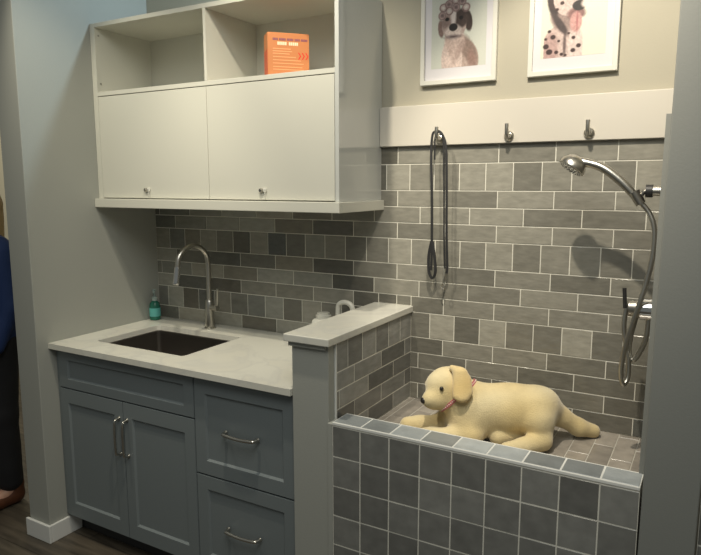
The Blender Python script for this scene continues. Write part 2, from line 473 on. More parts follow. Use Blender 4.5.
# inner face of the curb and the basin floor
B('inner_panel', M['grout'], bath1, (.1375, 1.0722, -.557, -.5545, ZF, .8195), bev=0)
R_ = random.Random(9); fr = []
x = .112 - .03; k = 0
while x < 1.064:
    y = -.552 - (.105 if k % 2 else 0)
    while y < .0015:
        a, b, c, d = max(x, .126), min(x + .0665, 1.0600), max(y, -.552), min(y + .209, -.0005)
        if b - a > .01 and d - c > .01:
            g = R_.choice((.22, .25, .28, .30, .26)); fr.append((a, b, c, d, (g * 1.1, g * 1.0, g * .87)))
        y += .209
    x += .0665; k += 1
tiles('basin_tiles', fr, lambda u, v, h: (u, v, ZF - .0045 + h), None, M['btile'], bath1, th=.004)
B('basin_floor', M['basin_grout'], bath1, (.1222, 1.0620, -.554, .0015, .66, ZF - .0018), bev=0)
bm = bmesh.new(); lathe(bm, [(.038, 0), (.038, .003), (.034, .0045), (0, .0045)], (.62, -.40, ZF)); dr = obj('drain', bm, M['steel'], bath1, smooth=True)
bath('dog_bath', 1.208, 2.2, 1.208, 'part of a second tiled bath right of the grey pillar', 10)

# ------------------------------------------------------------------ upper cabinet
cab = thing('wall_cabinet', 'white wall cabinet with open cubbies above two flat doors over the sink', 'cabinet', (-.67, 0, 1.54))
YF = -.339; ZT = 2.322; XR = -.018
B('carcass', M['melamine'], cab,
  (XL + .001, -1.297, YF, .0015, 1.542, ZT), (-1.297, XR - .017, YF, .0015, ZT - .018, ZT), (-1.297, XR - .017, YF + .017, .0015, 1.542, 1.560),
  (-1.297, XR - .017, -.008, .0015, 1.56, ZT - .018), bev=.0008)
B('side_panel', M['gloss'], cab, (XR - .017, XR, YF, .0015, 1.542, ZT), bev=.0008)
B('shelf', M['melamine'], cab, (-1.297, XR - .017, YF, -.008, 2.004, 2.022), bev=.0008)
B('divider', M['melamine'], cab, (-.6525, -.6395, YF, -.008, 2.022, ZT - .018), bev=.0008)
B('light_rail', M['melamine'], cab, (XL + .001, -.003, -.365, -.342, 1.502, 1.5415), (-.026, -.003, -.342, -.002, 1.502, 1.5415), (XL + .001, -.026, -.342, -.002, 1.53, 1.5415), bev=.002)
for z in (2.272, 2.062):
    bm = bmesh.new(); cyl(bm, (-1.2965, -.318, z), (-1.2952, -.318, z), .0042); obj('screw', bm, M['steel_dark'], cab)
for x0, x1 in ((-1.2955, -.6475), (-.6445, -.037)):
    d = B('door', M['melamine'], cab, (x0, x1, YF, YF + .016, 1.546, 2.0005), bev=.0012)
    lx = x0 + .285 if x0 < -1 else x0 + .272
    bm = bmesh.new(); lathe(bm, [(.0085, 0), (.0085, .010), (.0065, .013), (0, .013)], (lx, YF, 1.583), (0, -1, 0)); lk = obj('lock', bm, M['steel_dark'], d, smooth=True)
    bm = bmesh.new(); bx(bm, lx + .008, lx + .024, YF - .007, YF, 1.576, 1.592, bev=.002)
    tube(bm, smooth_path([(lx + .018, YF - .006, 1.58), (lx + .021, YF - .008, 1.565), (lx + .0205, YF - .006, 1.548)]), .0016, 6); obj('catch', bm, M['plastic'], d, smooth=True)

# orange carton in the right cubby, turned towards the room
bxo = thing('carton', 'small orange carton with red chevrons standing in the right cubby', 'box', (-.2765, -.265, 2.0222))
bm = bmesh.new(); bx(bm, -.358, -.195, -.305, -.225, 2.0224, 2.183, bev=.001); obj('box', bm, M['orange'], bxo)
bm = bmesh.new(); bx(bm, -.3588, -.358, -.302, -.23, 2.026, 2.12, bev=0); obj('side_print', bm, M['oranged'], bxo)
bm = bmesh.new(); R_ = random.Random(2)
def row(bm, x, z, h, words, gapw=.004):
    for w in words:
        for k in range(w):
            cw = h * .62; bx(bm, x, x + cw * .8, -.3056, -.305, z, z + h); x += cw
        x += gapw
row(bm, -.338, 2.154, .0085, (4, 5, 5, 4, 5)); obj('small_lettering', bm, M['ink_dark'], bxo)
bm = bmesh.new(); row(bm, -.320, 2.137, .012, (5, 5), .008); obj('title_lettering', bm, M['ink_white'], bxo)
bm = bmesh.new()
for z, l in ((2.122, .07), (2.113, .075), (2.104, .065), (2.092, .09), (2.080, .11), (2.068, .12), (2.055, .115), (2.045, .12)): bx(bm, -.338, -.338 + l, -.3056, -.305, z, z + .0025)
obj('text_lines', bm, M['ink_line'], bxo)
bm = bmesh.new()
for k in range(3):
    x = -.240 + k * .0145
    for s_ in (-1, 1):
        vs = [bm.verts.new(v) for v in ((x, -.3057, 2.099 + s_ * .013), (x + .005, -.3057, 2.099 + s_ * .013), (x + .013, -.3057, 2.099), (x + .008, -.3057, 2.099))]
        bm.faces.new(vs)
obj('chevrons', bm, M['ink_red'], bxo)

bxo.location = (-.318, -.235, 2.0222); bxo.rotation_euler.z = math.radians(47)

# ------------------------------------------------------------------ base cabinets
def shaker(name, x0, x1, z0, z1, px0, px1, pz0, pz1, parent):
    """framed front with a recessed panel: ONE mesh"""
    bm = bmesh.new(); yf, yb = -.625, -.607
    o = [(x0, z0), (x1, z0), (x1, z1), (x0, z1)]; p = [(px0, pz0), (px1, pz0), (px1, pz1), (px0, pz1)]; e = .007
    q = [(px0 + e, pz0 + e), (px1 - e, pz0 + e), (px1 - e, pz1 - e), (px0 + e, pz1 - e)]
    V = lambda L, y: [bm.verts.new((a, y, b)) for a, b in L]
    a, b, c, d = V(o, yf), V(p, yf), V(q, yf + .008), V(o, yb)
    for i in range(4):
        j = (i + 1) % 4
        bm.faces.new((a[i], a[j], b[j], b[i])); bm.faces.new((b[i], b[j], c[j], c[i])); bm.faces.new((a[j], a[i], d[i], d[j]))
    bm.faces.new(c); bm.faces.new(d[::-1])
    bmesh.ops.bevel(bm, geom=[e_ for e_ in bm.edges if all(v in a for v in e_.verts)], offset=.0015, segments=2, affect='EDGES')
    return obj(name, bm, M['blue'], parent)
def pull(parent, p, q, bow, rad=.005):
    bm = bmesh.new(); p, q = Vector(p), Vector(q); d = (q - p).normalized(); out = Vector((0, -1, 0)); m = (p + q) / 2
    pts = smooth_path([p + out * .004, p + out * .020 + d * .003, p + out * .026 + d * .014, m + out * .028 + bow, q + out * .026 - d * .014, q + out * .020 - d * .003, q + out * .004], 6)
    tube(bm, pts, rad, 10)
    for e in (p, q): cyl(bm, e, e + out * .006, .0085, .007, 16)
    return obj('handle', bm, M['steel'], parent, smooth=True)
sc = thing('sink_cabinet', 'blue-grey sink cabinet with two tall doors under the counter', 'cabinet', (-.91, -.31, 0))
B('carcass', M['blue'], sc, (XL + .001, -1.309, -.618, -.02, .1, .890), (-1.309, -1.291, -.606, -.02, .1, .890), (-.5195, -.5015, -.606, -.02, .1, .890),
  (-1.291, -.5195, -.606, -.02, .1, .118), (-1.291, -.5195, -.606, -.588, .70, .728), (-1.291, -.5195, -.606, -.588, .862, .890), (-1.291, -.5195, -.03, -.02, .118, .890), bev=.0005)
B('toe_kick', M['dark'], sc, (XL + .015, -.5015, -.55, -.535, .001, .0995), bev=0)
shaker('false_front', -1.305, -.503, .714, .880, -1.25, -.556, .755, .842, sc)
d1 = shaker('door', -1.305, -.906, .101, .7085, -1.256, -.957, .168, .645, sc)
d2 = shaker('door', -.903, -.503, .101, .7085, -.853, -.556, .168, .645, sc)
pull(d1, (-.928, -.625, .635), (-.928, -.625, .478), Vector()); pull(d2, (-.880, -.625, .635), (-.880, -.625, .478), Vector())
dc = thing('drawer_cabinet', 'blue-grey two-drawer cabinet between the sink doors and low wall', 'cabinet', (-.26, -.31, 0))
B('carcass', M['blue'], dc, (-.5005, -.4825, -.606, -.02, .1, .890), (-.046, -.028, -.606, -.02, .1, .890), (-.4825, -.046, -.606, -.02, .1, .118), (-.4825, -.046, -.606, -.588, .482, .502), (-.4825, -.046, -.606, -.588, .862, .890), (-.4825, -.046, -.03, -.02, .118, .89), bev=.0005)
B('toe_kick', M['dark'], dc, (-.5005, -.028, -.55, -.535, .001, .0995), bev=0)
e1 = shaker('drawer', -.499, -.030, .497, .880, -.447, -.083, .553, .822, dc)
e2 = shaker('drawer', -.499, -.030, .101, .491, -.447, -.083, .16, .437, dc)
pull(e1, (-.345, -.625, .688), (-.195, -.625, .688), Vector((0, 0, -.003)), .0065); pull(e2, (-.345, -.625, .300), (-.195, -.625, .300), Vector((0, 0, -.003)), .0065)

# ------------------------------------------------------------------ countertop with sink cut-out
SX0, SX1, SY0, SY1 = -1.175, -.652, -.522, -.152
def rrect(x0, x1, y0, y1, r, n=5):
    out = []
    for cx, cy, a0 in ((x1 - r, y1 - r, 0), (x0 + r, y1 - r, 90), (x0 + r, y0 + r, 180), (x1 - r, y0 + r, 270)):
        for k in range(n + 1): a = math.radians(a0 + 90 * k / n); out.append((cx + r * math.cos(a), cy + r * math.sin(a)))
    return out
bm = bmesh.new(); inner = rrect(SX0, SX1, SY0, SY1, .018)
X0, X1, Y0, Y1 = XL + .0008, -.0278, -.655, .0014
outer = []
N = len(inner); cxm, cym = (SX0 + SX1) / 2, (SY0 + SY1) / 2
for (x, y) in inner:      # project each rim point onto the slab edge, corners to corners
    fx = X1 if x > cxm else X0; fy = Y1 if y > cym else Y0
    outer.append([x, y, fx, fy])
per = 6; op = []
for qd in range(4):
    pts = outer[qd * per:(qd + 1) * per]
    for k, (x, y, fx, fy) in enumerate(pts):
        a = (k < per / 2) == (qd % 2 == 0)
        if k in (2, 3): op.append((fx, fy))
        elif a: op.append((fx, y))
        else: op.append((x, fy))
for z0, z1 in ((.891, .9152),):
    ti = [bm.verts.new((x, y, z1)) for x, y in inner]; to = [bm.verts.new((x, y, z1)) for x, y in op]
    bi = [bm.verts.new((x, y, z0)) for x, y in inner]; bo = [bm.verts.new((x, y, z0)) for x, y in op]
    for i in range(N):
        j = (i + 1) % N
        for f in ((ti[i], ti[j], to[j], to[i]), (bi[j], bi[i], bo[i], bo[j]), (ti[j], ti[i], bi[i], bi[j]), (to[i], to[j], bo[j], bo[i])):
            try: bm.faces.new(f)
            except Exception: pass
bmesh.ops.remove_doubles(bm, verts=bm.verts, dist=1e-5)
bmesh.ops.dissolve_degenerate(bm, edges=bm.edges, dist=1e-5)
ct = tag(obj('countertop', bm, M['quartz'], None), 'white quartz countertop with a cut-out for the steel sink', 'countertop')

bm = bmesh.new()
r0 = rrect(SX0 - .006, SX1 + .006, SY0 - .006, SY1 + .006, .022); r1 = rrect(SX0 + .004, SX1 - .004, SY0 + .004, SY1 - .004, .02); r2 = rrect(SX0 + .03, SX1 - .03, SY0 + .03, SY1 - .03, .02)
rg = [[bm.verts.new((x, y, z)) for x, y in r] for r, z in ((r0, .8905), (r1, .8885), (r1, .71), (r2, .70))]
for a, b in zip(rg, rg[1:]):
    for i in range(len(a)): j = (i + 1) % len(a); bm.faces.new((a[i], a[j], b[j], b[i]))
bm.faces.new(rg[-1])
sk = thing('sink', 'rectangular undermount stainless sink in the white counter', 'sink', (cxm, cym, .70))
so = obj('basin', bm, M['sink'], sk); md = so.modifiers.new('thick', 'SOLIDIFY'); md.thickness = .0015; md.offset = -1
bm = bmesh.new(); lathe(bm, [(.045, 0), (.045, .002), (.03, .003), (.028, .0012), (0, .0012)], (cxm, cym, .7003)); obj('drain', bm, M['chrome'], sk, smooth=True)

# ------------------------------------------------------------------ faucet
fa = thing('faucet', 'brushed nickel gooseneck faucet standing behind the sink', 'faucet', (-.905, -.078, .9153))
fx, fy = -.905, -.078
bm = bmesh.new(); lathe(bm, [(.027, 0), (.027, .006), (.0225, .010), (.0205, .10), (.0185, .135), (.015, .14)], (fx, fy, .9154)); obj('body', bm, M['steel'], fa, smooth=True)
bm = bmesh.new(); pts = [(fx, fy, 1.04), (fx, fy, 1.12), (fx, fy, 1.21)]
for k in range(1, 10):
    a = PI * k / 10 * 1.12; pts.append((fx - .012 * (1 - math.cos(a)), fy - .088 * (1 - math.cos(a)), 1.235 + .088 * math.sin(a)))
tube(bm, smooth_path(pts, 5), .0118, 16); obj('spout', bm, M['steel'], fa, smooth=True)
e = Vector(pts[-1]); dd = (e - Vector(pts[-2])).normalized()
bm = bmesh.new(); lathe(bm, [(.0135, 0), (.0145, .02), (.0155, .07), (.0165, .078), (.014, .082), (0, .082)], e, dd); obj('spray_head', bm, M['chrome'], fa, smooth=True)
bm = bmesh.new(); cyl(bm, (fx, fy, 1.02), (fx + .058, fy - .006, 1.02), .015, .014); hb = obj('valve', bm, M['steel'], fa, smooth=True)
bm = bmesh.new(); tube(bm, smooth_path([(fx + .05, fy - .006, 1.022), (fx + .056, fy - .006, 1.06), (fx + .060, fy - .008, 1.115)]), [.0065] * 8 + [.006] * 8 + [.005], 10); obj('lever', bm, M['steel'], fa, smooth=True)

# soap
so_ = thing('soap_bottle', 'small green pump soap bottle in the counter corner', 'bottle', (-1.288, -.066, .9153))
sx, sy = -1.288, -.066
bm = bmesh.new(); lathe(bm, [(.024, 0), (.0275, .004), (.0275, .07), (.024, .088), (.013, .098), (.012, .104), (0, .104)], (sx, sy, .9155)); obj('bottle', bm, M['green'], so_, smooth=True)
bm = bmesh.new(); lathe(bm, [(.0279, .02), (.0281, .021), (.0281, .062), (.0279, .063)], (sx, sy, .9155)); obj('label', bm, M['label'], so_, smooth=True)
bm = bmesh.new(); lathe(bm, [(.0145, .100), (.0145, .118), (.007, .122), (.005, .124), (.005, .148), (.010, .150), (.010, .158), (0, .160)], (sx, sy, .9155))
tube(bm, smooth_path([(sx, sy, 1.068), (sx + .02, sy - .022, 1.069), (sx + .026, sy - .028, 1.058)]), .0042, 8); obj('pump', bm, M['clear'], so_, smooth=True)

# white jug behind the ledge
jg = thing('jug', 'white plastic jug with loop handle, half hidden behind the stone ledge', 'jug', (-.175, -.13, .9153))
bm = bmesh.new()
bx(bm, -.262, -.108, -.175, -.085, .9155, 1.050, bev=.02)
lathe(bm, [(.033, 0), (.033, .012), (.026, .014), (.026, .022), (0, .022)], (-.222, -.13, 1.048)); obj('body', bm, M['plastic'], jg, smooth=True)
bm = bmesh.new(); tube(bm, smooth_path([(-.151, -.13, 1.04), (-.150, -.13, 1.085), (-.145, -.13, 1.113), (-.115, -.13, 1.124), (-.087, -.13, 1.112), (-.078, -.13, 1.08), (-.086, -.13, 1.04), (-.115, -.13, 1.02)], 7), .0105, 12); obj('handle', bm, M['plastic'], jg, smooth=True)

# ------------------------------------------------------------------ pictures
def grid_print(name, x0, z0, w, h, y, fn, parent, nx=150, nz=200):
    bm = bmesh.new(); vs = [[bm.verts.new((x0 + w * i / nx, y, z0 + h * j / nz)) for i in range(nx + 1)] for j in range(nz + 1)]
    for j in range(nz):
        for i in range(nx): bm.faces.new((vs[j][i], vs[j][i + 1], vs[j + 1][i + 1], vs[j + 1][i]))
    o = obj(name, bm, M['print'], parent)
    gx = np.array([(i + .5) / nx * w * 100 for i in range(nx)]); gz = np.array([(j + .5) / nz * h * 100 for j in range(nz)])
    GX, GZ = np.meshgrid(gx, gz); col = fn(GX, GZ).reshape(-1, 3)
    set_tint(o, lambda p: col[p.index]); return o
rs = np.random.RandomState(3)
def paint(bg):
    class Q: pass
    q = Q(); q.c = None
    return q
def ell(c, GX, GZ, x, z, a, b, col, soft=.35, rot=0, op=1):
    dx, dz = GX - x, GZ - z; cr, sr = math.cos(rot), math.sin(rot)
    u = (dx * cr + dz * sr) / a; v = (-dx * sr + dz * cr) / b; d = np.sqrt(u * u + v * v)
    m = np.clip((1 - d) / soft * min(a, b) + .5, 0, 1)[..., None] * op
    return c * (1 - m) + np.array(col) * m
def ring(c, GX, GZ, x, z, r, t, col, op=.9):
    d = np.abs(np.hypot(GX - x, GZ - z) - r); m = np.clip((t - d) / .3 + .5, 0, 1)[..., None] * op
    return c * (1 - m) + np.array(col) * m
OX, OZ = 4.2, 6.0      # lower left corner of the print inside the frame, cm
def dog_rollers(GX, GZ):
    X, Z = GX + OX, GZ + OZ; c = np.ones(GX.shape + (3,)) * np.array((.62, .63, .58))
    c = ell(c, X, Z, 15.8, 8, 7.2, 8.2, (.50, .41, .37)); c = ell(c, X, Z, 12.5, 9, 4.2, 8, (.66, .56, .52))
    c = ell(c, X, Z, 19, 12, 2.6, 6, (.30, .23, .20), 1, .5, .8); c = ell(c, X, Z, 20.5, 8, 1.6, 4, (.36, .25, .22), 1, .2, .7)
    c = ell(c, X, Z, 13.5, 15.5, 4, 5, (.58, .48, .44), 1); c = ell(c, X, Z, 15.5, 12, 1.2, 5, (.42, .33, .3), 1, -.5, .6); c = ell(c, X, Z, 12, 11.5, .6, 4, (.5, .4, .36), 1, .3, .5)
    c = ell(c, X, Z, 8.0, 20.5, 1.2, 3.2, (.30, .22, .2), .4, .1); c = ell(c, X, Z, 18.7, 22.4, 1.6, 3.8, (.10, .07, .06), .4, .15)
    c = ell(c, X, Z, 13.2, 21.5, 4.8, 5.6, (.50, .42, .39)); c = ell(c, X, Z, 16.0, 23.6, 2.7, 3.4, (.13, .095, .085), .8)
    c = ell(c, X, Z, 10.2, 22.6, 2.0, 2.6, (.30, .23, .21), 1, 0, .8); c = ell(c, X, Z, 12.9, 24.5, 1.0, 3.5, (.68, .62, .6), .8)
    c = ell(c, X, Z, 13.0, 19.0, 3.2, 2.7, (.60, .53, .5), .8); c = ell(c, X, Z, 12.9, 20.6, 1.7, 1.4, (.04, .03, .03)); c = ell(c, X, Z, 13.0, 17.2, 2.6, .55, (.16, .12, .12), .9)
    for x in (10.4, 15.9): c = ell(c, X, Z, x, 23.7, .8, .65, (.03, .02, .02))
    for x, z, k in ((8.4, 25.2, 0), (8.8, 28, 1), (11, 29, 0), (13.6, 30.2, 1), (16.3, 29.6, 0), (17.8, 27.2, 1), (11.2, 26.6, 1), (13.9, 27.6, 0)):
        c = ell(c, X, Z, x, z, 1.5, 1.5, (.50, .40, .38), .8); c = ring(c, X, Z, x, z, 1.35, .2, (.20, .13, .13), .7); c = ell(c, X, Z, x, z, .75, .75, (.62, .58, .55) if k else (.26, .2, .2), .8)
    lf = 1 + .09 * np.sin(X * 1.9 + 2 * np.sin(Z * 1.1)) * np.sin(Z * 2.3 + 1.5 * np.sin(X * 1.4)) + .05 * np.sin(X * 5 + 3 * np.sin(Z * 2.7)) * np.sin(Z * 4.1)
    dark = (c.mean(-1) < .60)
    c = c * np.where(dark, lf * (1 + .07 * rs.randn(*GX.shape)), 1 + .02 * rs.randn(*GX.shape))[..., None]
    return np.clip(c, 0, 1) ** 1.45
def dog_spotted(GX, GZ):
    X, Z = GX + OX, GZ + OZ; c = np.ones(GX.shape + (3,)) * np.array((.70, .70, .62))
    b = c.copy(); c = ell(c, X, Z, 11, 8, 6.6, 9, (.60, .50, .47)); c = ell(c, X, Z, 16, 9, 2.6, 6.5, (.66, .57, .54)); c = ell(c, X, Z, 7.5, 9, 2.6, 5.5, (.5, .36, .34), 1, 0, .8)
    c = np.where(((X > 18.3) | (X < 5.2))[..., None] & (Z < 18)[..., None], b, c)
    c = ell(c, X, Z, 11, 19, 3.5, 5, (.38, .30, .28), 1, .5)
    c = ell(c, X, Z, 8, 25, 2.0, 5.5, (.10, .07, .07), .6, .15); c = ell(c, X, Z, 13.5, 25.5, 5.5, 6, (.62, .53, .5))
    c = ell(c, X, Z, 10.5, 17, 1.2, 4.5, (.12, .09, .09), .6, .6); c = ell(c, X, Z, 12.3, 10, .5, 4.5, (.12, .08, .08), .5, 0, .8)
    c = ell(c, X, Z, 15.8, 20.0, 3, 2, (.32, .2, .19), .8); c = ell(c, X, Z, 15.8, 17.3, 2.0, 3.3, (.58, .38, .36), .5); c = ell(c, X, Z, 16.2, 17.5, .25, 2.6, (.45, .2, .2), .5)
    c = ell(c, X, Z, 16.7, 22.6, 2.3, 1.7, (.06, .045, .045)); c = ell(c, X, Z, 19.8, 23.0, 2.4, 1.6, (.74, .66, .62), .8)
    for x in (12, 17.4): c = ell(c, X, Z, x, 26.8, .9, .8, (.03, .02, .02))
    for x, z, r in ((7.2, 8.1, 1.1), (9.6, 7.8, .7), (6, 10, 1), (8.3, 13, .9), (15.2, 8, .8), (17.0, 9.4, .8), (15.2, 12.2, .65), (11.4, 7, .6), (12.7, 6.6, .5), (10.3, 11.5, .5), (7, 15, .6), (10, 28, .9), (13.5, 29.5, .8), (15, 25, .6), (11, 24, .7), (18, 29, .8), (13.6, 13.8, .45), (5.8, 12.5, .5), (9.3, 22, .6)):
        c = ell(c, X, Z, x, z, r, r * .85, (.09, .045, .045))
    lf = 1 + .09 * np.sin(X * 1.9 + 2 * np.sin(Z * 1.1)) * np.sin(Z * 2.3 + 1.5 * np.sin(X * 1.4)) + .05 * np.sin(X * 5 + 3 * np.sin(Z * 2.7)) * np.sin(Z * 4.1)
    dark = (c.mean(-1) < .60)
    c = c * np.where(dark, lf * (1 + .07 * rs.randn(*GX.shape)), 1 + .02 * rs.randn(*GX.shape))[..., None]
    return np.clip(c, 0, 1) ** 1.45
def picture(x0, z0, fn, label):
    w, h, y1 = .300, .400, .008
    root = thing('picture', label, 'picture', (x0 + w / 2, y1, z0), 'framed dog photos above the white board')
    bm = bmesh.new(); f = .0165; yf, yb = -.013, .0075
    def ring_pts(m, y): return [bm.verts.new(p) for p in ((x0 + m, y, z0 + m), (x0 + w - m, y, z0 + m), (x0 + w - m, y, z0 + h - m), (x0 + m, y, z0 + h - m))]
    rr = [ring_pts(0, yb), ring_pts(0, yf + .0015), ring_pts(.0015, yf), ring_pts(f - .001, yf), ring_pts(f, yf + .001), ring_pts(f, yf + .009), ring_pts(f - .004, yb)]
    for a, b in zip(rr, rr[1:] + rr[:1]):
        for i in range(4): j = (i + 1) % 4; bm.faces.new((a[i], a[j], b[j], b[i]))
    obj('frame', bm, M['frame'], root)
    B('backing', M['mount'], root, (x0 + f - .003, x0 + w - f + .003, -.002, .0070, z0 + f - .003, z0 + h - f + .003), bev=0)
    grid_print('photo_print', x0 + OX / 100, z0 + OZ / 100, .216, .28, -.0024, fn, root)
    return root
picture(.154, 1.984, dog_rollers, 'left white framed photo of a dog wearing hair rollers')
picture(.569, 1.984, dog_spotted, 'right white framed photo of a spotted dog with its tongue out')

# ------------------------------------------------------------------ wall hooks
def hook(x, label, z=1.780):
    root = thing('wall_hook', label, 'hook', (x, -.018, z), 'nickel hooks on the white board')
    bm = bmesh.new(); lathe(bm, [(.0185, 0), (.0185, .004), (.017, .007), (.011, .010), (.009, .022), (0, .022)], (x, -.018, z), (0, -1, 0)); obj('mounting_plate', bm, M['steel'], root, smooth=True)
    bm = bmesh.new(); tube(bm, smooth_path([(x, -.034, z - .002), (x, -.044, z - .003), (x, -.052, z + .005), (x, -.054, z + .022), (x, -.053, z + .042)], 6), .0072, 12); obj('prong', bm, M['steel'], root, smooth=True)
    return root
for i, (x, l) in enumerate(((.244, 'leftmost hook on the white board, with the black leash hanging on it'), (.514, 'empty middle hook on the white board, below the roller dog picture'), (.792, 'empty hook on the board above the shower head'))):
    hook(x, l)
# leash
le = thing('leash', 'long black dog leash hanging from the leftmost hook', 'leash', (.244, -.05, 1.80))
bm = bmesh.new()
p = smooth_path([(.228, -.046, 1.27), (.230, -.046, 1.36), (.228, -.048, 1.55), (.222, -.049, 1.72), (.226, -.050, 1.79), (.238, -.051, 1.806), (.252, -.051, 1.806), (.268, -.050, 1.79), (.282, -.048, 1.74), (.287, -.047, 1.6), (.290, -.046, 1.42), (.295, -.044, 1.29), (.292, -.044, 1.262)], 7)
tube(bm, p, 0, flat=(.009, .003, (.25, -1, 0)))
p = smooth_path([(.236, -.047, 1.70), (.238, -.054, 1.775), (.248, -.056, 1.80), (.262, -.055, 1.795), (.272, -.05, 1.76), (.276, -.046, 1.60), (.279, -.042, 1.40), (.284, -.040, 1.28)], 7)
tube(bm, p, 0, flat=(.006, .0025, (.25, -1, 0))); obj('strap', bm, M['black'], le)
bm = bmesh.new(); p = smooth_path([(.228, -.046, 1.385), (.218, -.047, 1.33), (.219, -.047, 1.27), (.233, -.047, 1.240), (.247, -.047, 1.262), (.243, -.047, 1.32), (.232, -.046, 1.385)], 7); tube(bm, p, 0, flat=(.010, .006, (.2, -1, 0))); obj('grip_loop', bm, M['black'], le)
bm = bmesh.new(); tube(bm, smooth_path([(.290, -.043, 1.262), (.284, -.043, 1.245), (.280, -.043, 1.225)], 6), .0035, 8)
tube(bm, smooth_path([(.280, -.043, 1.225), (.288, -.043, 1.212), (.282, -.043, 1.198), (.272, -.043, 1.208), (.277, -.043, 1.222)], 6), .0022, 8); obj('clip', bm, M['steel'], le, smooth=True)

# ------------------------------------------------------------------ hand shower, hose, holder, valve
sh = thing('hand_shower', 'brushed nickel hand shower with looping hose on the right wall', 'shower', (1.065, -.22, 1.58))
A_ = lambda u, v, y=-.22: at(u, v, y)
hc = A_(573, 166, -.22); ax = Vector((-.50, -.28, -.82)).normalized()
bm = bmesh.new(); lathe(bm, [(0, -.034), (.016, -.033), (.030, -.024), (.041, -.008), (.044, .004), (.0435, .010), (.040, .012)], hc, ax); obj('head', bm, M['steel'], sh, smooth=True)
bm = bmesh.new(); lathe(bm, [(.0395, .0105), (.038, .0135), (.022, .0138), (.021, .0122), (0, .0122)], hc, ax); fc = obj('spray_face', bm, M['chrome'], sh, smooth=True)
bm = bmesh.new()
q = ax.to_track_quat('Z', 'Y')
for rr_, n_ in ((.009, 6), (.017, 10), (.028, 16), (.034, 20)):
    for k in range(n_):
        a = 2 * PI * k / n_; c_ = hc + q @ Vector((rr_ * math.cos(a), rr_ * math.sin(a), .0138)); cyl(bm, c_ - ax * .001, c_ + ax * .0012, .0013, .001, 6)
obj('nozzles', bm, M['rubber'], fc)
bm = bmesh.new()
hp = smooth_path([A_(579, 162), A_(590, 163.5), A_(603, 168), A_(617, 178), A_(629, 189.5), A_(637, 199)], 7)
tube(bm, hp, [.017 - .006 * min(1, i / 8) + .003 * math.sin(i / len(hp) * PI) for i in range(len(hp))], 14); obj('handle', bm, M['steel'], sh, smooth=True)
bm = bmesh.new(); a, b = A_(634, 192), A_(641, 204); cyl(bm, a, b, .0165, .0155); obj('collar', bm, M['steel_dark'], sh, smooth=True)
hold = thing('shower_holder', 'metal wall bracket with black ring holding the hand shower', 'bracket', (1.064, -.22, 1.585))
bm = bmesh.new(); a = A_(648, 191); cyl(bm, a, (1.0645, a.y, a.z), .0155); cyl(bm, (1.056, a.y, a.z), (1.0645, a.y, a.z), .024); obj('arm', bm, M['steel'], hold, smooth=True)
bm = bmesh.new(); cyl(bm, a - Vector((.006, 0, 0)), a + Vector((.014, 0, 0)), .0195); obj('ring', bm, M['rubber'], hold, smooth=True)
bm = bmesh.new(); tube(bm, smooth_path([a, A_(644, 192), A_(640, 197)], 6), .007, 10); obj('yoke', bm, M['steel_dark'], hold, smooth=True)
bm = bmesh.new()
H = lambda u, v, y: at(u, v, y)
hpts = [H(640, 202, -.22), H(648, 211, -.22), H(653.5, 224, -.225), H(654.5, 240, -.23), H(652, 260, -.235), H(646, 284, -.24), H(639, 305, -.245), H(631, 328, -.24), H(624.5, 350, -.235), H(621, 370, -.23), H(623, 384, -.225), H(627.5, 378, -.21), H(628.5, 362, -.20),
        H(626, 345, -.19), H(624, 325, -.185), H(627, 308, -.18), H(633, 303, -.175), H(636, 315, -.175), H(631, 335, -.18), H(629, 352, -.185), H(633, 360, -.19), H(640, 352, -.195), H(646, 338, -.2), H(648.5, 322, -.2)]
tube(bm, smooth_path(hpts, 9), .0078, 12); obj('hose', bm, M['steel'], sh, smooth=True)
va = thing('shower_valve', 'chrome shower mixer on the right wall with a pin lever', 'valve', (1.0645, -.2, 1.25))
c0 = at(641, 309, -.2)
bm = bmesh.new(); cyl(bm, c0, (1.0645, c0.y, c0.z), .034); cyl(bm, (1.054, c0.y, c0.z), (1.0645, c0.y, c0.z), .05); obj('body', bm, M['chrome'], va, smooth=True)
bm = bmesh.new(); cyl(bm, c0 - Vector((.035, 0, 0)), c0, .026, .030); kn = obj('knob', bm, M['steel_dark'], va, smooth=True)
bm = bmesh.new(); cyl(bm, at(625, 308, -.2), at(624.5, 288, -.2), .006); obj('lever', bm, M['rubber'], va, smooth=True)
bm = bmesh.new(); cyl(bm, at(648.5, 322, -.2), Vector((at(648.5, 322, -.2).x, -.2, c0.z - .02)), .009); obj('hose_outlet', bm, M['steel'], va, smooth=True)

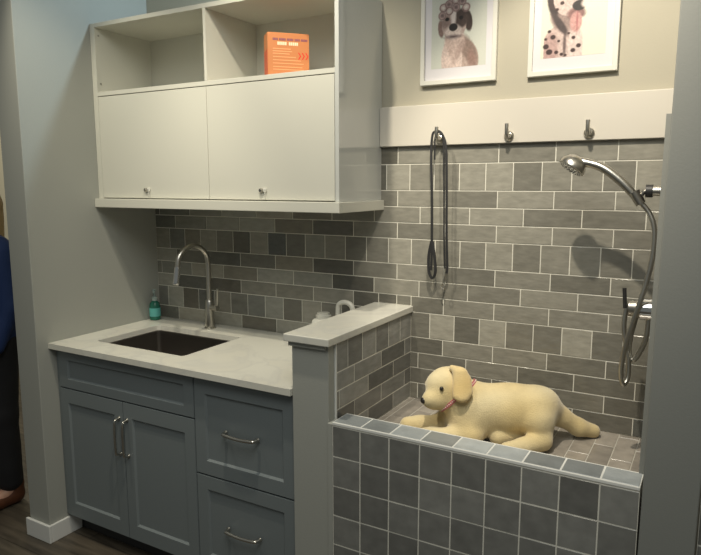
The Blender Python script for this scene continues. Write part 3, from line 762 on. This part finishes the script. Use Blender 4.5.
# ------------------------------------------------------------------ plush dog
dg = thing('plush_dog', 'cream plush dog lying in the tiled bath with its tail stretched out', 'toy', (.58, -.28, ZF))
def D(u, v, y): return np.array(at(u, v, y))
def P3(x, y, z): return np.array((x, y, z))
FLZ = ZF
prims = [
 # skull, brow, cheeks
 (D(448, 384, -.345), D(446, 384, -.355), .062, .060),
 (D(438, 386, -.375), D(436, 386, -.385), .036, .034, .03),
 # muzzle and jaw
 (D(443, 396, -.380), D(430, 399.5, -.425), .040, .029, .02),
 (D(446, 401, -.375), D(435, 403, -.410), .032, .022, .02),
 # neck
 (D(456, 392, -.335), D(475, 407, -.305), .060, .078, .03),
 # trunk
 (D(478, 408, -.30), D(508, 409, -.26), .084, .081, .04),
 (D(508, 409, -.26), D(534, 409, -.22), .081, .084, .04),
 # chest down to the floor
 (P3(.475, -.325, .785), P3(.50, -.30, .80), .064, .08, .04),
 # belly
 (P3(.56, -.235, .80), P3(.68, -.19, .80), .052, .052, .04),
 # near shoulder, elbow and forearm
 (P3(.488, -.340, .83), P3(.520, -.375, .768), .058, .043, .03),
 (P3(.520, -.385, .760), P3(.400, -.430, .752), .037, .031, .02),
 (P3(.400, -.430, .750), P3(.345, -.445, .748), .031, .029, .02),
 # far foreleg
 (P3(.430, -.29, .80), P3(.395, -.315, .758), .05, .038, .03),
 (P3(.400, -.315, .758), P3(.320, -.348, .751), .036, .032, .02),
 (P3(.320, -.348, .750), P3(.280, -.362, .749), .032, .030, .02),
 # thigh and near hind foot
 (D(535, 408, -.24), D(537, 420, -.265), .066, .056, .02),
 (D(537, 420, -.265), D(541, 433, -.27), .054, .038, .02),
 (P3(.738, -.288, .757), P3(.690, -.350, .749), .036, .028, .012),
 (P3(.690, -.350, .748), P3(.650, -.395, .746), .028, .025, .012),
 # far hind foot, seen under the belly
 (P3(.67, -.25, .765), P3(.600, -.322, .758), .034, .034, .005),
 # tail
 (D(546, 402, -.19), D(560, 416, -.155), .040, .034, .03),
 (D(560, 416, -.155), D(578, 427, -.115), .034, .030, .015),
 (D(578, 427, -.115), D(593, 431, -.075), .030, .025, .015),
]
bm = nets(prims, .0062, k=.02, noise=.0006)
bmesh.ops.smooth_vert(bm, verts=bm.verts, factor=.5, use_axis_x=True, use_axis_y=True, use_axis_z=True)
for v in bm.verts:
    if v.co.z < FLZ + .0005: v.co.z = FLZ + .0005
from mathutils.bvhtree import BVHTree
skin_tree = BVHTree.FromBMesh(bm)
fur = obj('body', bm, M['plush'], dg)
def furcol(p_, o=None):
    return None
def tint_fur(o, base, org):
    me = o.data; a = me.color_attributes.new('tint', 'FLOAT_COLOR', 'POINT'); n = len(me.vertices); co = np.zeros(n * 3); me.vertices.foreach_get('co', co); co = co.reshape(-1, 3) + np.array(org)
    f = .5 + .5 * np.sin(co[:, 0] * 23 + 2 * np.sin(co[:, 2] * 17)) * np.sin(co[:, 1] * 19 + co[:, 2] * 13)
    c = np.outer(1 - f, base) + np.outer(f, (base[0] * .98, base[1] * .9, base[2] * .72))
    a.data.foreach_set('color', np.c_[c, np.ones(n)].astype(np.float32).ravel())
FUR = (.64, .55, .34)
tint_fur(fur, FUR, dg.location)
# ears: flat drooping flaps
def ear(pts, label=None):
    bm = nets(pts, .005, k=.018); bmesh.ops.smooth_vert(bm, verts=bm.verts, factor=.5, use_axis_x=True, use_axis_y=True, use_axis_z=True)
    o = obj('ear', bm, M['plush'], dg); tint_fur(o, (.66, .53, .29), dg.location); return o
ear([(D(456, 371, -.385), D(456, 396, -.412), .011, .012), (D(460, 372, -.385), D(461, 399, -.412), .012, .012), (D(464, 374, -.38), D(466, 398, -.405), .012, .011), (D(468, 379, -.375), D(470, 393, -.39), .011, .010), (D(452, 368, -.372), D(462, 372, -.375), .011, .011)])
ear([(D(432, 379, -.335), D(429, 384, -.345), .010, .011), (D(429, 384, -.345), D(430.5, 390, -.345), .011, .009)])
bm = bmesh.new(); c_ = at(424, 400.5, -.442); sph(bm, c_, .0125, (1, 1, .92)); sph(bm, c_ + Vector((.003, .002, -.007)), .007); obj('nose', bm, M['nose'], dg, smooth=True)
for u, v, y in ((441.6, 388.6, -.421), (429.8, 387.2, -.404)):
    bm = bmesh.new(); sph(bm, at(u, v, y), .0072); obj('eye', bm, M['nose'], dg, smooth=True)
bm = bmesh.new(); tube(bm, smooth_path([at(424.5, 404, -.438), at(427, 407, -.435), at(433, 406.5, -.43), at(438, 405, -.42)], 5), .0012, 6); obj('mouth', bm, M['collar'], dg)
# collar with pale dots
nd = Vector((.68, .08, -.72)).normalized(); cc = at(457, 396, -.335); u_ = nd.orthogonal().normalized(); w_ = nd.cross(u_)
bm = bmesh.new(); bm2 = bmesh.new(); rr0 = []
for k in range(64):
    a = 2 * PI * k / 64; o_ = u_ * math.cos(a) + w_ * math.sin(a); hit = skin_tree.ray_cast(cc, o_)
    rr0.append(min(hit[3] if hit[0] else .07, .105))
rr0 = [(rr0[k - 2] + rr0[k - 1] + rr0[k] + rr0[(k + 1) % 64] + rr0[(k + 2) % 64]) / 5 for k in range(64)]
ring_ = [cc + (u_ * math.cos(2 * PI * k / 64) + w_ * math.sin(2 * PI * k / 64)) * (rr0[k] + .0015) for k in range(64)]
L = len(ring_); vr = []
for i, p in enumerate(ring_):
    o_ = (p - cc).normalized(); vr.append([bm.verts.new(p + nd * s1 + o_ * s2) for s1, s2 in ((-.006, -.003), (.006, -.003), (.006, .001), (-.006, .001))])
for i in range(L):
    a, b = vr[i], vr[(i + 1) % L]
    for k in range(4): bm.faces.new((a[k], a[(k + 1) % 4], b[(k + 1) % 4], b[k]))
    sph(bm2, ring_[i] + (ring_[i] - cc).normalized() * .001, .0021, seg=8)
co_ = obj('collar', bm, M['collar'], dg); obj('collar_dots', bm2, M['bead'], co_)
bm = bmesh.new(); c_ = at(551.5, 420, -.205); bx(bm, c_.x - .010, c_.x + .008, c_.y - .004, c_.y + .004, c_.z - .014, c_.z + .012, bev=.003); obj('tag', bm, M['black'], dg)

# ------------------------------------------------------------------ person in the next room
pe = thing('person', 'person in navy top and black trousers standing behind the left wall end', 'person', (-1.905, -.60, 0))
px, py = -1.905, -.60
Q = lambda x, y, z: np.array((px + x, py + y, z))
bodyp = [(Q(0, 0, 1.52), Q(0, 0, 1.56), .078, .086), (Q(0, -.03, 1.47), Q(0, -.04, 1.50), .058, .06), (Q(0, .01, 1.40), Q(0, .01, 1.32), .055, .06),
  (Q(-.12, .01, 1.29), Q(.12, .01, 1.29), .062, .062), (Q(0, 0, 1.2), Q(0, 0, 1.02), .135, .12), (Q(-.06, .02, .92), Q(.06, .02, .92), .125, .125)]
for s_ in (-1, 1):
    bodyp += [(Q(.165 * s_, .01, 1.28), Q(.20 * s_, .02, 1.03), .048, .038, .02), (Q(.20 * s_, .02, 1.03), Q(.19 * s_, -.07, .83), .037, .025, .02),
      (Q(.188 * s_, -.075, .815), Q(.183 * s_, -.10, .765), .028, .026, .015),
      (Q(.08 * s_, .01, .88), Q(.085 * s_, 0, .48), .088, .058, .03), (Q(.085 * s_, 0, .48), Q(.085 * s_, .02, .09), .054, .036, .02), (Q(.085 * s_, .02, .07), Q(.09 * s_, -.12, .035), .036, .028, .02)]
    for k in range(4):
        fx_ = .183 * s_ + (k - 1.5) * .016
        bodyp += [(Q(fx_, -.105, .765), Q(fx_ * 1.0, -.118, .725 - .006 * (1 - abs(k - 1.5))), .0095, .0085, .006), (Q(fx_, -.118, .725), Q(fx_, -.112, .69 - .005 * (1.5 - abs(k - 1.5))), .0085, .0075, .006)]
    bodyp += [(Q(.16 * s_, -.10, .80), Q(.142 * s_, -.125, .755), .011, .009, .008)]
bodyp += [(Q(0, -.105, 1.535), Q(0, -.122, 1.51), .010, .014, .01), (Q(-.082, 0, 1.53), Q(-.085, .002, 1.51), .012, .01, .008), (Q(.082, 0, 1.53), Q(.085, .002, 1.51), .012, .01, .008)]
bm = nets(bodyp, .0085, k=.03); body = obj('body', bm, M['skin'], pe)
def cloth(name, pr, m, h=.012, k=.03):
    bm = nets(pr, h, k=k, noise=.002); return obj(name, bm, m, pe)
cloth('jumper', [(Q(-.13, .01, 1.30), Q(.13, .01, 1.30), .075, .075), (Q(0, 0, 1.2), Q(0, 0, 1.0), .155, .15), (Q(-.04, .015, .93), Q(.04, .015, .90), .15, .155)] +
  [q for s_ in (-1, 1) for q in ((Q(.165 * s_, .01, 1.29), Q(.20 * s_, .02, 1.03), .064, .054, .02), (Q(.20 * s_, .02, 1.03), Q(.192 * s_, -.06, .85), .053, .040, .02))], M['navy'])
cloth('trousers', [(Q(-.05, .02, .88), Q(.05, .02, .88), .142, .142)] + [q for s_ in (-1, 1) for q in ((Q(.08 * s_, .01, .86), Q(.085 * s_, 0, .48), .105, .078, .02), (Q(.085 * s_, 0, .48), Q(.085 * s_, .02, .13), .077, .062, .02))], M['trouser'])
cloth('hair', [(Q(0, .02, 1.575), Q(0, .03, 1.53), .095, .092), (Q(-.075, .02, 1.52), Q(-.085, .02, 1.37), .035, .028, .02), (Q(.075, .02, 1.52), Q(.115, -.02, 1.38), .038, .032, .02), (Q(0, .07, 1.5), Q(0, .09, 1.34), .07, .05, .03)], M['hair'], .009, .02)
for s_ in (-1, 1):
    pr = [(Q(.085 * s_, .045, .042), Q(.09 * s_, -.13, .036), .042, .036, .02), (Q(.085 * s_, .04, .10), Q(.085 * s_, .03, .05), .047, .045, .02)]
    bm = nets(pr, .008, k=.02)
    for v in bm.verts: v.co.z = max(v.co.z, .001)
    o = obj('shoe', bm, M['shoe'], pe)
for s_ in (-1, 1):
    bm = bmesh.new(); sph(bm, Vector(Q(.032 * s_, -.083, 1.545)), .010); obj('eye', bm, M['nose'], pe, smooth=True)

# ------------------------------------------------------------------ light
def lamp(name, kind, loc, target, energy, col, size=.05, angle=90, blend=.5, sx=None):
    l = bpy.data.lights.new(name, kind); l.energy = energy; l.color = col
    if kind == 'SPOT': l.spot_size = math.radians(angle); l.spot_blend = blend; l.shadow_soft_size = size
    if kind == 'AREA':
        l.size = size
        if sx: l.shape = 'RECTANGLE'; l.size_y = sx
    if kind == 'POINT': l.shadow_soft_size = size
    o = bpy.data.objects.new(name, l); C.objects.link(o); o.location = loc
    o.rotation_euler = (Vector(target) - Vector(loc)).to_track_quat('-Z', 'Y').to_euler(); return o
lamp('downlight_sink', 'SPOT', (-.12, -1.0, 2.95), (-.30, -.25, 1.5), 86, (1, .91, .73), .03, 75, .9)
lamp('downlight_bath', 'SPOT', (.70, -1.13, 2.95), (.80, 0, 1.5), 135, (1, .90, .73), .022, 58, .55)
lamp('downlight_corner', 'SPOT', (-1.0, -1.15, 2.95), (-1.0, -.35, 1.5), 58, (1, .93, .74), .035, 58, .8)
lamp('cool_light', 'SPOT', (-.25, -.15, 2.7), (-1.33, -.5, 2.2), 26, (.62, .85, 1), .03, 95, .6)
lamp('soft_fill', 'AREA', (.9, -2.1, 3.1), (.5, -1.3, 0), 30, (1, 1, .93), 1.2)  # unseen soft fill added above the camera side to lift the ambient light
lamp('far_lamp', 'POINT', (-3.6, .1, 2.4), (0, 0, 0), 55, (1, .9, .7), .1)
w = bpy.data.worlds.new('room_air'); bpy.context.scene.world = w; w.use_nodes = True
w.node_tree.nodes['Background'].inputs[0].default_value = (.88, .92, .86, 1); w.node_tree.nodes['Background'].inputs[1].default_value = .16

# ------------------------------------------------------------------ camera
cam = bpy.data.cameras.new('camera'); co = bpy.data.objects.new('camera', cam); C.objects.link(co)
cam.sensor_width = 36; cam.lens = FPX / 701 * 36; cam.clip_start = .02
co.matrix_world = Matrix(((RIGHT.x, UP.x, -FWD.x, CAM.x), (RIGHT.y, UP.y, -FWD.y, CAM.y), (RIGHT.z, UP.z, -FWD.z, CAM.z), (0, 0, 0, 1)))
sc_ = bpy.context.scene; sc_.camera = co
sc_.view_settings.view_transform = 'Standard'; sc_.view_settings.look = 'None'; sc_.view_settings.gamma = 1; sc_.view_settings.use_curve_mapping = False
sc_.view_settings.exposure = 0
